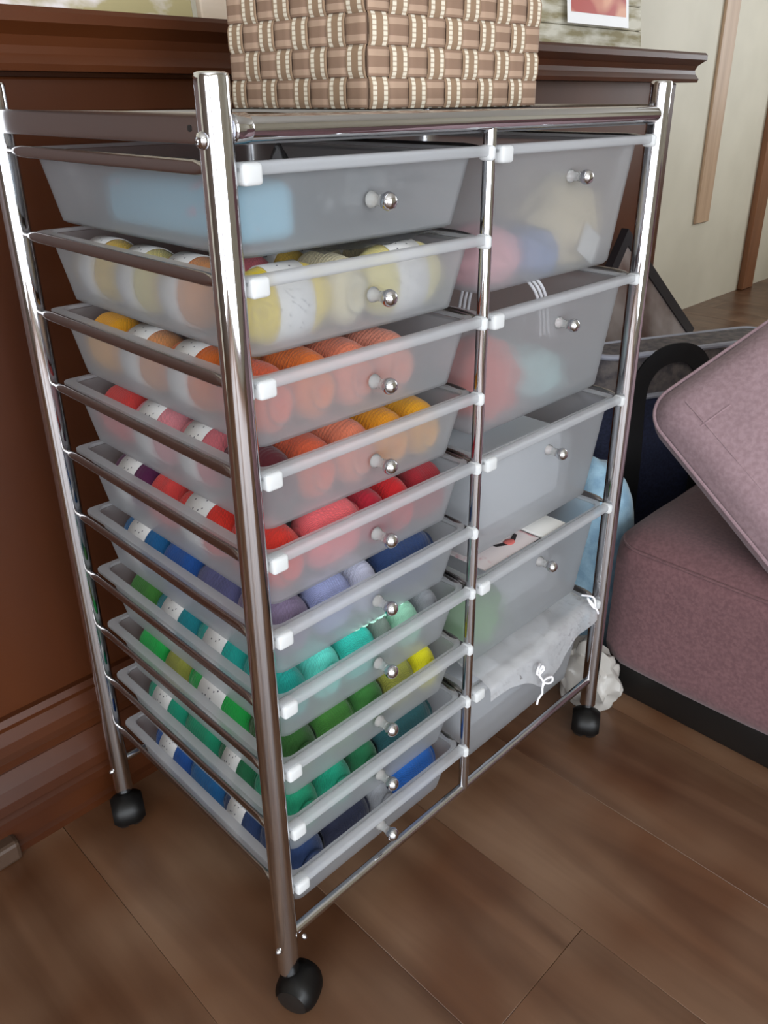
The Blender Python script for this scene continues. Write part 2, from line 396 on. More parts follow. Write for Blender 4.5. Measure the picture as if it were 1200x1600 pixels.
# casters: stem, hood, two wheels
def caster(x, y, ang, brake=False):
    R = Matrix.Translation((x, y, 0)) @ Matrix.Rotation(ang, 4, 'Z')
    def put(name, bm, m=BLACKP, par=None):
        bmesh.ops.transform(bm, matrix=R, verts=bm.verts)
        return cp(name, bm, m, par)
    hd = bmesh.new()   # hood: a dome shell that covers the upper half of the wheels
    rings = []
    for k in range(13):
        a = -.35 + (PI+.5)*k/12
        cy, cz = .0262*math.cos(a), .0262*math.sin(a)
        ring = []
        for j in range(9):
            u = -1+2*j/8; ww = .0225; s = (1-abs(u)**3*.28)
            ring.append((u*ww, .012+cy*s, .026+cz*s))
        rings.append(ring)
    loft(hd, rings, False, False, closed=False)
    bmesh.ops.solidify(hd, geom=hd.faces[:], thickness=.002)
    h = put('caster_hood', hd)
    put('caster_stem', lathe(bmesh.new(), [(.0055, .046), (.0055, .058), (.0106, .058), (.0106, .0545), (.0095, .048)][::-1], 'Z', (0, 0, 0), 18), BLACKP, h)
    for s in (-1, 1):
        wh = lathe(bmesh.new(), [(.004, s*.0012), (.0215, s*.0012), (.0245, s*.004), (.025, s*.008), (.0235, s*.014), (.020, s*.0185), (.008, s*.0205), (.0003, s*.0205)], 'X', (0, .012, .0250), 32)
        bmesh.ops.recalc_face_normals(wh, faces=wh.faces[:])
        put('wheel', wh, BLACKP, h)
    if brake:
        put('brake_lever', BX(-.009, .009, -.040, -.010, .034, .040, bev=.002), BLACKP, h)
caster(0, 0, math.radians(205)); caster(0, D_, math.radians(160)); caster(W_, 0, math.radians(120), True); caster(W_, D_, math.radians(40))

# drawers
RND = random.Random(7)
def drawer(x0, x1, zr, depth, tl, tr, label, knob=True):
    """x0..x1: top opening between the posts; zr rim height"""
    yf, yb = .008, D_-.020
    bm = bmesh.new(); t = .0016
    outer = [((0, 0), 0), ((.35, .35), -.35), ((.85, .85), -.86), ((.96, .96), -.965), ((1.25, 1.25), -1.0)]
    rings = []
    for (kx, ky), kz in outer:
        rings.append(rrect(x0+tl*kx, x1-tr*kx, yf+.016*ky, yb-.012*ky, .014 if kz > -.99 else .012, zr+depth*kz))
    inner = []
    for (kx, ky), kz in reversed(outer[1:]):
        inner.append(rrect(x0+tl*kx+t, x1-tr*kx-t, yf+.016*ky+t, yb-.012*ky-t, .0125 if kz > -.99 else .0105, zr+depth*kz+(t if kz < -.9 else 0)))
    inner.append(rrect(x0+t, x1-t, yf+t, yb-t, .0125, zr))
    R = [[bm.verts.new(p) for p in r] for r in rings+inner]
    n = len(R[0]); no = len(rings)
    for q, (a, b) in enumerate(zip(R, R[1:])):
        if q == no-1: continue
        for i in range(n): bm.faces.new((a[i], b[i], b[(i+1) % n], a[(i+1) % n]))
    for i in range(n): bm.faces.new((R[-1][i], R[0][i], R[0][(i+1) % n], R[-1][(i+1) % n]))
    bm.faces.new(R[no-1][::-1]); bm.faces.new(R[no])
    bmesh.ops.recalc_face_normals(bm, faces=bm.faces[:])
    d = cp('drawer', bm, FROST)
    if label: d['label'] = label
    # rim: flat flange round the opening, thicker lip in front reaching before the posts
    rb = bmesh.new()
    fo = rrect(x0-.010, x1+.006, yf-.002, yb+.006, .010, zr); fi = rrect(x0+.0008, x1-.0008, yf+.0008, yb-.0008, .0132, zr)
    ring = [[rb.verts.new((p[0], p[1], z)) for p in r] for r, z in ((fo, zr+.0005), (fo, zr+.004), (fi, zr+.004), (fi, zr+.0005))]
    nn = len(fo)
    for a, b in zip(ring, ring[1:]+ring[:1]):
        for i in range(nn): rb.faces.new((a[i], a[(i+1) % nn], b[(i+1) % nn], b[i]))
    box(rb, x0-.006, x1+.006, -.0075, .0050, zr-.0045, zr+.0054, bev=.003, seg=3)
    bmesh.ops.recalc_face_normals(rb, faces=rb.faces[:])
    cp('rim', rb, RIM, d)
    # corner tabs that hook the front lip to the frame
    cp('corner_tab', BX(x0-.0060, x0+.0125, -.0100, .0065, zr-.0115, zr+.0050, bev=.0035, seg=3), TAB, d)
    cp('corner_tab', BX(x1-.0010, x1+.0085, -.0105, .0065, zr-.0085, zr+.0062, bev=.004, seg=3), TAB, d)
    if knob:
        kx, kz = (x0+x1)/2+.001, zr-.0335
        cp('knob_stem', lathe(bmesh.new(), [(.0075, .0075), (.0068, .0045), (.0050, .002), (.0048, -.004), (.0055, -.0055)][::-1], 'Y', (kx, .0032, kz), 20), STEM, d)
        k = bmesh.new(); prof = [(.0004, .0078)]+[(0.0082*math.sin(PI*q/14), .0078*math.cos(PI*q/14)) for q in range(1, 14)]+[(.0004, -.0078)]
        lathe(k, prof, 'Y', (kx, -.0105, kz), 28); bmesh.ops.recalc_face_normals(k, faces=k.faces[:])
        cp('knob', k, CHROME, d)
    return d
for i in range(10):
    drawer(.0205, XM-.0095, ZT-ST*i, .071, .012, .010, None)
for i in range(5):
    drawer(XM+.0155, W_-.0205, ZT-2*ST*i, .149, .012, .013, None, knob=(i < 4))

# ------------------------------------------------------------------ yarn
def skein_mesh(name, seed, nl=84, nr=44):
    """barrel of wound yarn along local Y, length 1, radius .5, hole at both ends, slanting strands in relief"""
    bm = bmesh.new(); rings = []
    prof = [(-.40, .08), (-.455, .11), (-.49, .20)]
    for k in range(nl+1):
        t = -1+2*k/nl
        prof.append((.5*t*.995, .5*(1-abs(t)**4.2*.62)**.9 if abs(t) < .999 else .30))
    prof += [(.49, .20), (.455, .11), (.40, .08)]
    off = Vector((seed*9.1, 3, 1))
    for k, (y, r) in enumerate(prof):
        ring = []
        for j in range(nr):
            a = 2*PI*j/nr
            n1 = noise.noise(Vector((math.cos(a), y*3, math.sin(a)))*1.3+off)
            sgn = 1 if noise.noise(Vector((math.cos(a)*.8, y*2.4, math.sin(a)*.8))+off*2) > 0 else -1
            rr = r*(1+.045*n1)+.0045*math.sin(5*a*sgn+y*110)*(r/.5)
            ring.append((rr*math.cos(a), y, rr*math.sin(a)))
        rings.append(ring)
    loft(bm, rings); bmesh.ops.recalc_face_normals(bm, faces=bm.faces[:])
    me = bpy.data.meshes.new(name); bm.to_mesh(me); bm.free()
    for p in me.polygons: p.use_smooth = True
    me.materials.append(None); return me
SK = [skein_mesh('yarn_skein', s) for s in range(3)]
bb = bmesh.new()
loft(bb, [[(r*math.cos(2*PI*j/44), y, r*math.sin(2*PI*j/44)) for j in range(44)] for y, r in ((-.2, .505), (-.2, .522), (.2, .522), (.2, .505), (-.2, .505))], False, False)
bmesh.ops.recalc_face_normals(bb, faces=bb.faces[:])
BAND = bpy.data.meshes.new('paper_band'); bb.to_mesh(BAND); bb.free()
for p in BAND.polygons: p.use_smooth = True
PAPER = mat('printed_paper_band', (236, 234, 230), .6)
def band_print(M):
    tc = N(M, 'ShaderNodeTexCoord'); sp = N(M, 'ShaderNodeSeparateXYZ'); L(M, tc.outputs['Object'], sp.inputs[0])
    at = N(M, 'ShaderNodeMath', operation='ARCTAN2'); L(M, sp.outputs[0], at.inputs[0]); L(M, sp.outputs[2], at.inputs[1])
    cb = N(M, 'ShaderNodeCombineXYZ'); L(M, at.outputs[0], cb.inputs[0]); L(M, sp.outputs[1], cb.inputs[1])
    br = N(M, 'ShaderNodeTexVoronoi', distance='CHEBYCHEV'); br.inputs['Scale'].default_value = 15; br.inputs['Randomness'].default_value = .7
    mp = N(M, 'ShaderNodeMapping'); mp.inputs['Scale'].default_value = (.45, 1.5, 1); L(M, cb.outputs[0], mp.inputs[0]); L(M, mp.outputs[0], br.inputs[0])
    lt = N(M, 'ShaderNodeMath', operation='LESS_THAN'); lt.inputs[1].default_value = .2; L(M, br.outputs['Distance'], lt.inputs[0])
    sc_ = N(M, 'ShaderNodeSeparateColor'); L(M, br.outputs['Color'], sc_.inputs[0])
    g = N(M, 'ShaderNodeMath', operation='GREATER_THAN'); g.inputs[1].default_value = .5; L(M, sc_.outputs[0], g.inputs[0])
    mu = N(M, 'ShaderNodeMath', operation='MULTIPLY'); L(M, lt.outputs[0], mu.inputs[0]); L(M, g.outputs[0], mu.inputs[1])
    mx = N(M, 'ShaderNodeMix', data_type='RGBA'); L(M, mu.outputs[0], mx.inputs[0])
    mx.inputs[6].default_value = lin((236, 234, 232)); mx.inputs[7].default_value = lin((96, 96, 104)); L(M, mx.outputs[2], B(M).inputs['Base Color'])
band_print(PAPER); BAND.materials.append(PAPER)
COLS = dict(yellow=(250, 216, 20), cream=(240, 228, 190), pale_yellow=(248, 222, 130), lemon=(250, 232, 150), butter=(246, 206, 96), peach=(240, 164, 104),
            orange=(236, 118, 40), coral=(232, 100, 62), salmon=(240, 134, 100), pale_salmon=(240, 150, 124), amber=(248, 160, 20), gold=(246, 172, 28),
            maroon=(92, 12, 28), pink=(240, 150, 160), rose=(226, 120, 130), red_coral=(224, 66, 62), red_orange=(236, 52, 36), coral_pink=(246, 106, 112),
            crimson=(190, 20, 48), red=(222, 26, 34), dark_red=(160, 20, 36), plum=(96, 22, 78), purple=(88, 20, 88), mauve=(132, 116, 146),
            lavender=(160, 168, 214), pale_lavender=(206, 208, 230), navy=(28, 56, 104), blue=(10, 100, 160), cobalt=(18, 84, 164), slate=(96, 96, 142),
            teal=(20, 176, 164), turquoise=(104, 236, 218), aqua=(56, 216, 198), mint=(176, 240, 208), grey_green=(140, 156, 146), green=(50, 120, 46),
            forest=(36, 92, 26), leaf=(60, 128, 44), olive=(150, 152, 60), bright_yellow=(236, 228, 14), bright_green=(18, 178, 74), dark_teal=(16, 78, 84),
            emerald=(12, 154, 112), sea_green=(10, 164, 128), deep_green=(14, 110, 66), dark_navy=(14, 22, 52), grey=(150, 152, 158), royal_blue=(16, 92, 176), deep_aqua=(10, 138, 150))
YM = {}
def yarn_mat(c):
    if c in YM: return YM[c]
    M = mat('yarn_'+c, COLS[c], .85, sheen=.25); cc = COLS[c]
    tc = N(M, 'ShaderNodeTexCoord'); mp = N(M, 'ShaderNodeMapping'); mp.inputs['Rotation'].default_value = (0, 0, .7); mp.inputs['Scale'].default_value = (1, 1, 1)
    wv = N(M, 'ShaderNodeTexWave'); wv.inputs['Scale'].default_value = 16; wv.inputs['Distortion'].default_value = 5; wv.inputs['Detail'].default_value = 2
    L(M, tc.outputs['Object'], mp.inputs[0]); L(M, mp.outputs[0], wv.inputs[0])
    mx = N(M, 'ShaderNodeMix', data_type='RGBA'); L(M, wv.outputs['Fac'], mx.inputs[0])
    mx.inputs[6].default_value = lin(tuple(v*.84 for v in cc)); mx.inputs[7].default_value = lin(tuple(min(255, v*1.04) for v in cc))
    L(M, mx.outputs[2], B(M).inputs['Base Color'])
    bp = N(M, 'ShaderNodeBump'); bp.inputs['Strength'].default_value = .35; bp.inputs['Distance'].default_value = .0008
    L(M, wv.outputs['Fac'], bp.inputs['Height']); L(M, bp.outputs[0], B(M).inputs['Normal'])
    YM[c] = M; return M
ORD = ['', 'first', 'second', 'third', 'fourth', 'fifth', 'sixth', 'seventh', 'eighth', 'ninth', 'tenth']
cnt = [0]
def yarn(c, x, y, zb, length, wid, hgt, axis, label, band=False, twist=0):
    me = SK[cnt[0] % 3]; cnt[0] += 1
    o = bpy.data.objects.new('yarn_skein', me); COL.objects.link(o)
    o.material_slots[0].link = 'OBJECT'; o.material_slots[0].material = yarn_mat(c)
    o.location = (x, y, zb+hgt/2); o.scale = (wid, length, hgt)
    o.rotation_euler = (0, 0, PI/2 if axis == 'X' else 0)
    if twist: o.rotation_euler[2] += twist
    tag(o, label, 'yarn', 'yarn skeins in the drawers of the left column')
    if band:
        b = bpy.data.objects.new('paper_band', BAND); COL.objects.link(b); b.parent = o; b['label'] = 'white printed paper band'
    return o
# front rows: (colour, width along x, axis)
FRONT = {
 2: [('yellow', .098, 'X', 1), ('cream', .045, 'Y', 0), ('lemon', .105, 'X', 1)],
 3: [('coral', .050, 'Y', 0), ('orange', .050, 'Y', 0), ('salmon', .052, 'Y', 0), ('pale_salmon', .056, 'Y', 0)],
 4: [('maroon', .047, 'Y', 0), ('coral', .050, 'Y', 0), ('salmon', .052, 'Y', 0), ('amber', .050, 'Y', 0), ('gold', .048, 'Y', 0)],
 5: [('red_orange', .052, 'Y', 0), ('coral_pink', .078, 'X', 0), ('crimson', .036, 'Y', 0), ('red', .040, 'Y', 0), ('dark_red', .052, 'X', 0)],
 6: [('mauve', .056, 'Y', 0), ('lavender', .056, 'X', 0), ('pale_lavender', .040, 'Y', 0), ('navy', .094, 'X', 0)],
 7: [('teal', .046, 'Y', 0), ('turquoise', .048, 'Y', 0), ('aqua', .050, 'X', 0), ('grey_green', .030, 'Y', 0), ('mint', .046, 'Y', 0), ('grey', .034, 'Y', 0)],
 8: [('forest', .054, 'Y', 0), ('leaf', .056, 'X', 0), ('green', .050, 'Y', 0), ('olive', .050, 'X', 0), ('bright_yellow', .042, 'Y', 0)],
 9: [('emerald', .052, 'Y', 0), ('sea_green', .052, 'Y', 0), ('deep_green', .044, 'Y', 0), ('dark_teal', .100, 'X', 0)],
 10: [('navy', .056, 'Y', 0), ('dark_navy', .076, 'X', 0), ('grey', .042, 'Y', 0), ('royal_blue', .082, 'X', 0)]}
SIDE = {  # rear to front: (colour, length, band)
 2: [('butter', .080, 1), ('lemon', .080, 1), ('peach', .078, 1)],
 3: [('gold', .060, 0), ('peach', .094, 1), ('orange', .088, 1)],
 4: [('red_coral', .068, 0), ('pink', .092, 1), ('rose', .080, 1)],
 5: [('plum', .090, 1), ('red_coral', .050, 0), ('red_orange', .100, 1)],
 6: [('blue', .096, 1), ('cobalt', .068, 0), ('slate', .080, 0)],
 7: [('leaf', .060, 0), ('deep_aqua', .090, 1), ('teal', .092, 1)],
 8: [('bright_green', .066, 0), ('olive', .050, 0), ('bright_green', .122, 1)],
 9: [('sea_green', .094, 1), ('emerald', .074, 0), ('deep_green', .074, 1)],
 10: [('cobalt', .090, 1), ('blue', .076, 0), ('navy', .078, 1)]}
SECOND = {2: ['rose', 'butter', 'cream', 'cream'], 3: ['peach', 'cream', 'pale_salmon', 'coral'], 4: ['rose', 'peach', 'gold', 'orange']}
for dn, items in FRONT.items():
    zr = ZT-ST*(dn-1); zb = zr-.0685; x = .0375
    for k, (c, wd, ax, bd) in enumerate(items):
        nm = c.replace('_', ' ')
        place = 'at the left end' if k == 0 else ('at the right end' if k == len(items)-1 else ORD[k+1]+' from the left')
        lab = f'{nm} yarn ball {place} of the front row, {ORD[dn]} left drawer down'
        h = .069+RND.uniform(-.003, .002)
        if ax == 'Y': yarn(c, x+wd/2, .0265+.042, zb, .084, wd*1.02, h, 'Y', lab, bd)
        else: yarn(c, x+wd/2, .0255+.027, zb, wd, .054, h, 'X', lab, bd)
        x += wd+.0008
for dn, items in SIDE.items():
    zr = ZT-ST*(dn-1); zb = zr-.0685; y = .352
    for k, (c, ln, bd) in enumerate(items):
        nm = c.replace('_', ' ')
        lab = f'{nm} yarn skein ' + ['rearmost', 'midway', 'third from the back'][k] + f' along the left wall, {ORD[dn]} left drawer down'
        yarn(c, .0345+.028, y-ln/2, zb, ln, .057, .066+RND.uniform(-.002, .002), 'Y', lab, bd)
        y -= ln+.001
for dn, items in SECOND.items():
    zr = ZT-ST*(dn-1); zb = zr-.0685; x = .100
    for k, c in enumerate(items):
        yarn(c, x+.0235, .118+.042, zb, .084, .047, .062, 'Y', f'{c.replace("_", " ")} yarn skein {ORD[k+1]} from the left in the second row, {ORD[dn]} left drawer down', True)
        x += .0475
# loose mint strands lying on the mint ball
zr = ZT-ST*6
for k in range(7):
    P = []; cx = .158+.013*k
    for q in range(9):
        a = q*.8+k
        P.append((cx+.012*math.cos(a), .052+.018*math.sin(a*1.1), zr+.0050+.0016*math.sin(a*2+k)))
    tag(obj('yarn_strand', TB(smooth_path(P, 6), .0018, seg=6), mat('loose_mint_yarn', (190, 246, 220), .8)), f'loose pale mint yarn strand, {ORD[k+1]} from the left on the seventh left drawer', 'yarn', 'loose mint yarn ends')

# ------------------------------------------------------------------ other contents
zr = ZT
BLUEFAB = mat('pale_blue_printed_cloth', (150, 200, 222), .8)
def dots(M, base, dot, scale, thr=.24):
    tc = N(M, 'ShaderNodeTexCoord'); v = N(M, 'ShaderNodeTexVoronoi'); v.inputs['Scale'].default_value = scale
    L(M, tc.outputs['Object'], v.inputs[0]); lt = N(M, 'ShaderNodeMath', operation='LESS_THAN'); lt.inputs[1].default_value = thr
    L(M, v.outputs['Distance'], lt.inputs[0]); mx = N(M, 'ShaderNodeMix', data_type='RGBA'); L(M, lt.outputs[0], mx.inputs[0])
    mx.inputs[6].default_value = lin(base); mx.inputs[7].default_value = lin(dot); L(M, mx.outputs[2], B(M).inputs['Base Color'])
dots(BLUEFAB, (146, 204, 228), (226, 120, 140), 38, .2)
pad = bmesh.new(); box(pad, -.034, .026, -.112, .112, 0, .050, bev=.012, seg=4)
tag(obj('fabric_bundle', pad, BLUEFAB, loc=(.076, .150, zr-.064)), 'pale blue fabric bundle printed with pink flecks in the top left drawer', 'fabric')
def film_sheet(name, x0, x1, y0, y1, z, amp, seed, m, nx=34, ny=30, thick=.0006):
    bm = bmesh.new(); V = []
    for i in range(nx+1):
        r = []
        for j in range(ny+1):
            x = x0+(x1-x0)*i/nx; y = y0+(y1-y0)*j/ny
            q = Vector((x*22+seed, y*22, seed*1.7))
            h = amp*(noise.ridged_multi_fractal(q, .9, 2.1, 3, 1, 2)*.5 if False else abs(noise.noise(q))*1.6+abs(noise.noise(q*2.3))*.6)
            r.append(bm.verts.new((x+.003*noise.noise(q*2), y+.003*noise.noise(q*2+Vector((5, 5, 5))), z+h)))
        V.append(r)
    for i in range(nx):
        for j in range(ny): bm.faces.new((V[i][j], V[i+1][j], V[i+1][j+1], V[i][j+1]))
    bmesh.ops.solidify(bm, geom=bm.faces[:], thickness=thick)
    return obj(name, bm, m)
tag(film_sheet('plastic_wrapper', .13, .285, .04, .16, zr-.055, .040, 2, CLEAR), 'crumpled clear plastic wrapper lying in the top left drawer', 'wrapper')
tag(film_sheet('plastic_wrapper', .125, .288, .034, .10, zr-ST+.0035, .006, 5, CLEAR), 'clear plastic wrapper lying over the yellow yarn in the second left drawer', 'wrapper')
CREAMF = mat('cream_cloth', (232, 214, 176), .8); PINKF = mat('pink_cloth', (236, 168, 176), .8); REDF = mat('red_orange_cloth', (210, 96, 84), .8)
GREENF = mat('green_cloth', (120, 176, 110), .8); BLUEF = mat('grey_blue_cloth', (120, 138, 180), .8); PALEC = mat('white_cloth', (226, 230, 236), .8)
def put(name, bm, m, loc, label, cat, rz=0, group=None):
    o = obj(name, bm, m, loc=loc); o.rotation_euler = (0, 0, rz); return tag(o, label, cat, group)
b1 = ZT-.1475
put('fabric_bundle', lump(.055, .045, .060, 3), CREAMF, (.556, .080, b1), 'cream fabric bundle at the right in the top right drawer', 'fabric')
put('fabric_bundle', lump(.050, .042, .036, 5), PINKF, (.395, .075, b1), 'pink fabric bundle at the left in the top right drawer', 'fabric')
put('fabric_bundle', lump(.034, .034, .030, 8), BLUEF, (.478, .066, b1), 'small grey blue fabric bundle in the middle of the top right drawer', 'fabric')
pk = put('packet', BX(-.024, .024, -.001, .001, 0, .036, bev=.0006, seg=1), WHITE, (.548, .0285, b1+.012), 'small white packet standing at the front of the top right drawer', 'packet'); pk.rotation_euler = (0, .5, .1)
put('fabric_bundle', lump(.055, .05, .055, 11), REDF, (.410, .085, b1-2*ST), 'red orange fabric bundle in the second right drawer down', 'fabric')
put('fabric_bundle', lump(.05, .045, .035, 12), mat('pale_aqua_cloth', (176, 214, 214), .8), (.52, .085, b1-2*ST), 'pale aqua fabric bundle in the second right drawer down', 'fabric')
for k in range(3):
    P = [(.500+.012*k, .20, b1-2*ST+.001), (.502+.010*k, .18, ZT-2*ST-.01), (.500+.008*k, .115-.006*k, ZT-2*ST+.016-.003*k), (.515+.009*k, .075, ZT-2*ST-.012), (.52+.009*k, .066, b1-2*ST+.002+.076)]
    put('cord_loop', TB(smooth_path(P, 8), .0022, seg=8), CORD, (0, 0, 0), f'white cord loop rising out of the second right drawer, {ORD[k+1]} from the left', 'cord', group='white cord loops')
put('fabric_stack', BX(-.095, .095, -.11, .11, 0, .105, bev=.014, seg=4), PALEC, (.49, .165, b1-4*ST), 'folded white fabric stack in the third right drawer down', 'fabric')
# greeting card and envelope in the fourth right drawer
CARD = mat('pink_printed_card', (238, 222, 224), .6)
def card_nodes(M):
    tc = N(M, 'ShaderNodeTexCoord'); v = N(M, 'ShaderNodeTexNoise'); v.inputs['Scale'].default_value = 26; v.inputs['Detail'].default_value = 3
    L(M, tc.outputs['Object'], v.inputs[0]); cr = N(M, 'ShaderNodeValToRGB'); e = cr.color_ramp.elements
    e[0].position = .36; e[0].color = lin((206, 120, 128)); e[1].position = .46; e[1].color = lin((240, 228, 228)); L(M, v.outputs[0], cr.inputs[0])
    L(M, cr.outputs[0], B(M).inputs['Base Color'])
card_nodes(CARD)
c4 = ZT-6*ST
t = tag(empty('greeting_card', (.425, .0, c4-.0155)), 'white greeting card with pink print and a small bird in the fourth right drawer', 'card')
cb = BX(-.062, .056, .018, .150, .012, .0135); obj('card_sheet', cb, CARD, t, False)
bird = bmesh.new(); lathe(bird, [(.0005, -.011), (.006, -.006), (.0075, 0), (.005, .007), (.0005, .011)], 'X', (.018, .040, .0145), 12)
for v in bird.verts: v.co.z = .0137+max(0, (v.co.z-.0145))*.25
obj('bird_print', bird, mat('pink_bird_ink', (214, 110, 104), .6), t)
wg = bmesh.new()
for sx in (-1, 1):
    vs = [wg.verts.new(p) for p in ((.018+sx*.006, .043, .0140), (.018+sx*.024, .050, .0140), (.018+sx*.023, .044, .0140), (.018+sx*.008, .036, .0140))]
    top = [wg.verts.new((v.co.x, v.co.y, .0144)) for v in vs]
    wg.faces.new(vs); wg.faces.new(top[::-1])
    for i in range(4): wg.faces.new((vs[i], vs[(i+1) % 4], top[(i+1) % 4], top[i]))
bmesh.ops.recalc_face_normals(wg, faces=wg.faces[:])
obj('wing_print', wg, mat('black_ink', (40, 34, 36), .6), t, False)
put('envelope', BX(-.028, .028, -.05, .05, 0, .004, bev=.001), WHITE, (.5125, .064, c4-.0035), 'white envelope lying right of the pink printed card in the fourth right drawer', 'envelope')
put('fabric_bundle', lump(.05, .045, .045, 15), GREENF, (.405, .08, b1-6*ST), 'green fabric bundle in the fourth right drawer down', 'fabric')
put('fabric_stack', BX(-.115, .115, -.10, .10, 0, .062, bev=.012, seg=3), PALEC, (.485, .170, b1-6*ST), 'folded white fabric under the printed card in the fourth right drawer', 'fabric')
# drawstring bag stuffed into the bottom right drawer and hanging over its front
c5 = ZT-8*ST
bag = tag(empty('drawstring_bag', (.478, .1, c5-.147)), 'clear plastic drawstring bag spilling over the front of the lowest right drawer', 'plastic bag')
bm = bmesh.new(); V = []; nu, nv = 40, 34
for i in range(nu+1):
    u = i/nu; x = .345+.262*u; row = []
    hang = .014+.046*math.exp(-((u-.50)/.19)**2)+.006*noise.noise(Vector((u*7, 2, 0)))
    for j in range(nv+1):
        v = j/nv*(.26+hang)
        if v < .22: y, z = .24-v, c5+.010+.016*math.sin(PI*v/.22)-.05*max(0, 1-v/.09)**2
        elif v < .26:
            a = (v-.22)/.04*PI/2; y, z = .02-.034*math.sin(a), c5+.010-.012*(1-math.cos(a))
        else: y, z = -.0142-.004*(1-math.exp(-(v-.26)*40)), c5-.002-(v-.26)
        q = Vector((x*24, v*24, 3)); h = .004*abs(noise.noise(q*.6))+.0022*noise.noise(q*1.8)
        row.append(bm.verts.new((x, y-h*(1 if v > .22 else .2), z+h*(1.2 if v < .24 else .1))))
    V.append(row)
for i in range(nu):
    for j in range(nv): bm.faces.new((V[i][j], V[i+1][j], V[i+1][j+1], V[i][j+1]))
bmesh.ops.solidify(bm, geom=bm.faces[:], thickness=.0006)
bmesh.ops.translate(bm, verts=bm.verts, vec=(-.478, -.1, -(c5-.147)))
obj('bag_film', bm, FILM, bag)
def bagcord(P, r=.0016):
    b = TB(smooth_path(P, 10), r, seg=8); bmesh.ops.translate(b, verts=b.verts, vec=(-.478, -.1, -(c5-.147))); obj('drawstring', b, CORD, bag)
yk = -.026; zk = c5-.041; xk = .449
bagcord([(xk+.002, yk+.006, zk+.030), (xk-.010, yk, zk+.034), (xk-.014, yk-.001, zk+.026), (xk-.006, yk, zk+.020), (xk+.002, yk-.001, zk+.024), (xk, yk, zk+.030), (xk-.004, yk+.002, zk+.018), (xk+.002, yk-.002, zk+.004), (xk+.004, yk-.002, zk-.004)])
bagcord([(xk+.004, yk-.001, zk), (xk+.016, yk-.002, zk-.008), (xk+.026, yk-.002, zk-.010), (xk+.027, yk-.001, zk-.004), (xk+.018, yk, zk+.000), (xk+.006, yk, zk+.001)])
bagcord([(xk+.003, yk-.002, zk+.002), (xk, yk-.003, zk-.008), (xk+.002, yk-.002, zk-.018), (xk-.003, yk, zk-.026), (xk-.006, yk, zk-.034)])
bagcord([(.600, .01, c5+.020), (.604, -.008, c5+.022), (.598, -.016, c5+.010), (.590, -.014, c5+.018), (.594, -.004, c5+.024), (.602, -.016, c5+.006), (.610, -.016, c5-.006)])
put('fabric_stack', BX(-.115, .115, -.13, .13, 0, .11, bev=.016, seg=4), PALEC, (.482, .185, b1-8*ST), 'folded white fabric under the clear bag in the lowest right drawer', 'fabric')

# ------------------------------------------------------------------ woven basket on the cart
kx0, kx1, ky0, ky1, kz0 = .208, .466, .060, .268, .9738
BK = tag(empty('woven_basket', ((kx0+kx1)/2, (ky0+ky1)/2, kz0)), 'brown woven strap basket with cream stitching standing on top of the chrome cart', 'basket')
def strap_mat(name, base, stripe, stitch):
    M = mat(name, base, .8)
    uv = N(M, 'ShaderNodeUVMap'); sp = N(M, 'ShaderNodeSeparateXYZ'); L(M, uv.outputs[0], sp.inputs[0])
    a = N(M, 'ShaderNodeMath', operation='SUBTRACT'); a.inputs[1].default_value = .5; L(M, sp.outputs[0], a.inputs[0])
    b = N(M, 'ShaderNodeMath', operation='ABSOLUTE'); L(M, a.outputs[0], b.inputs[0])
    c = N(M, 'ShaderNodeMath', operation='SUBTRACT'); c.inputs[1].default_value = .29; L(M, b.outputs[0], c.inputs[0])
    d = N(M, 'ShaderNodeMath', operation='ABSOLUTE'); L(M, c.outputs[0], d.inputs[0])
    e = N(M, 'ShaderNodeMath', operation='LESS_THAN'); e.inputs[1].default_value = .105; L(M, d.outputs[0], e.inputs[0])
    fac = e
    if stitch:
        s = N(M, 'ShaderNodeMath', operation='MULTIPLY'); s.inputs[1].default_value = 2*PI/.0042; L(M, sp.outputs[1], s.inputs[0])
        si = N(M, 'ShaderNodeMath', operation='SINE'); L(M, s.outputs[0], si.inputs[0])
        g = N(M, 'ShaderNodeMapRange'); g.inputs[1].default_value = -.9; g.inputs[2].default_value = -.2; g.inputs[3].default_value = .35; L(M, si.outputs[0], g.inputs[0])
        fac = N(M, 'ShaderNodeMath', operation='MULTIPLY'); L(M, e.outputs[0], fac.inputs[0]); L(M, g.outputs[0], fac.inputs[1])
    mx = N(M, 'ShaderNodeMix', data_type='RGBA'); L(M, fac.outputs[0], mx.inputs[0]); mx.inputs[6].default_value = lin(base); mx.inputs[7].default_value = lin(stripe)
    L(M, mx.outputs[2], B(M).inputs['Base Color'])
    return M
WARP = strap_mat('upright_strap', (134, 109, 86), (206, 196, 178), True)
WEFT = strap_mat('level_strap', (126, 100, 82), (158, 132, 112), False)
SW = .0262
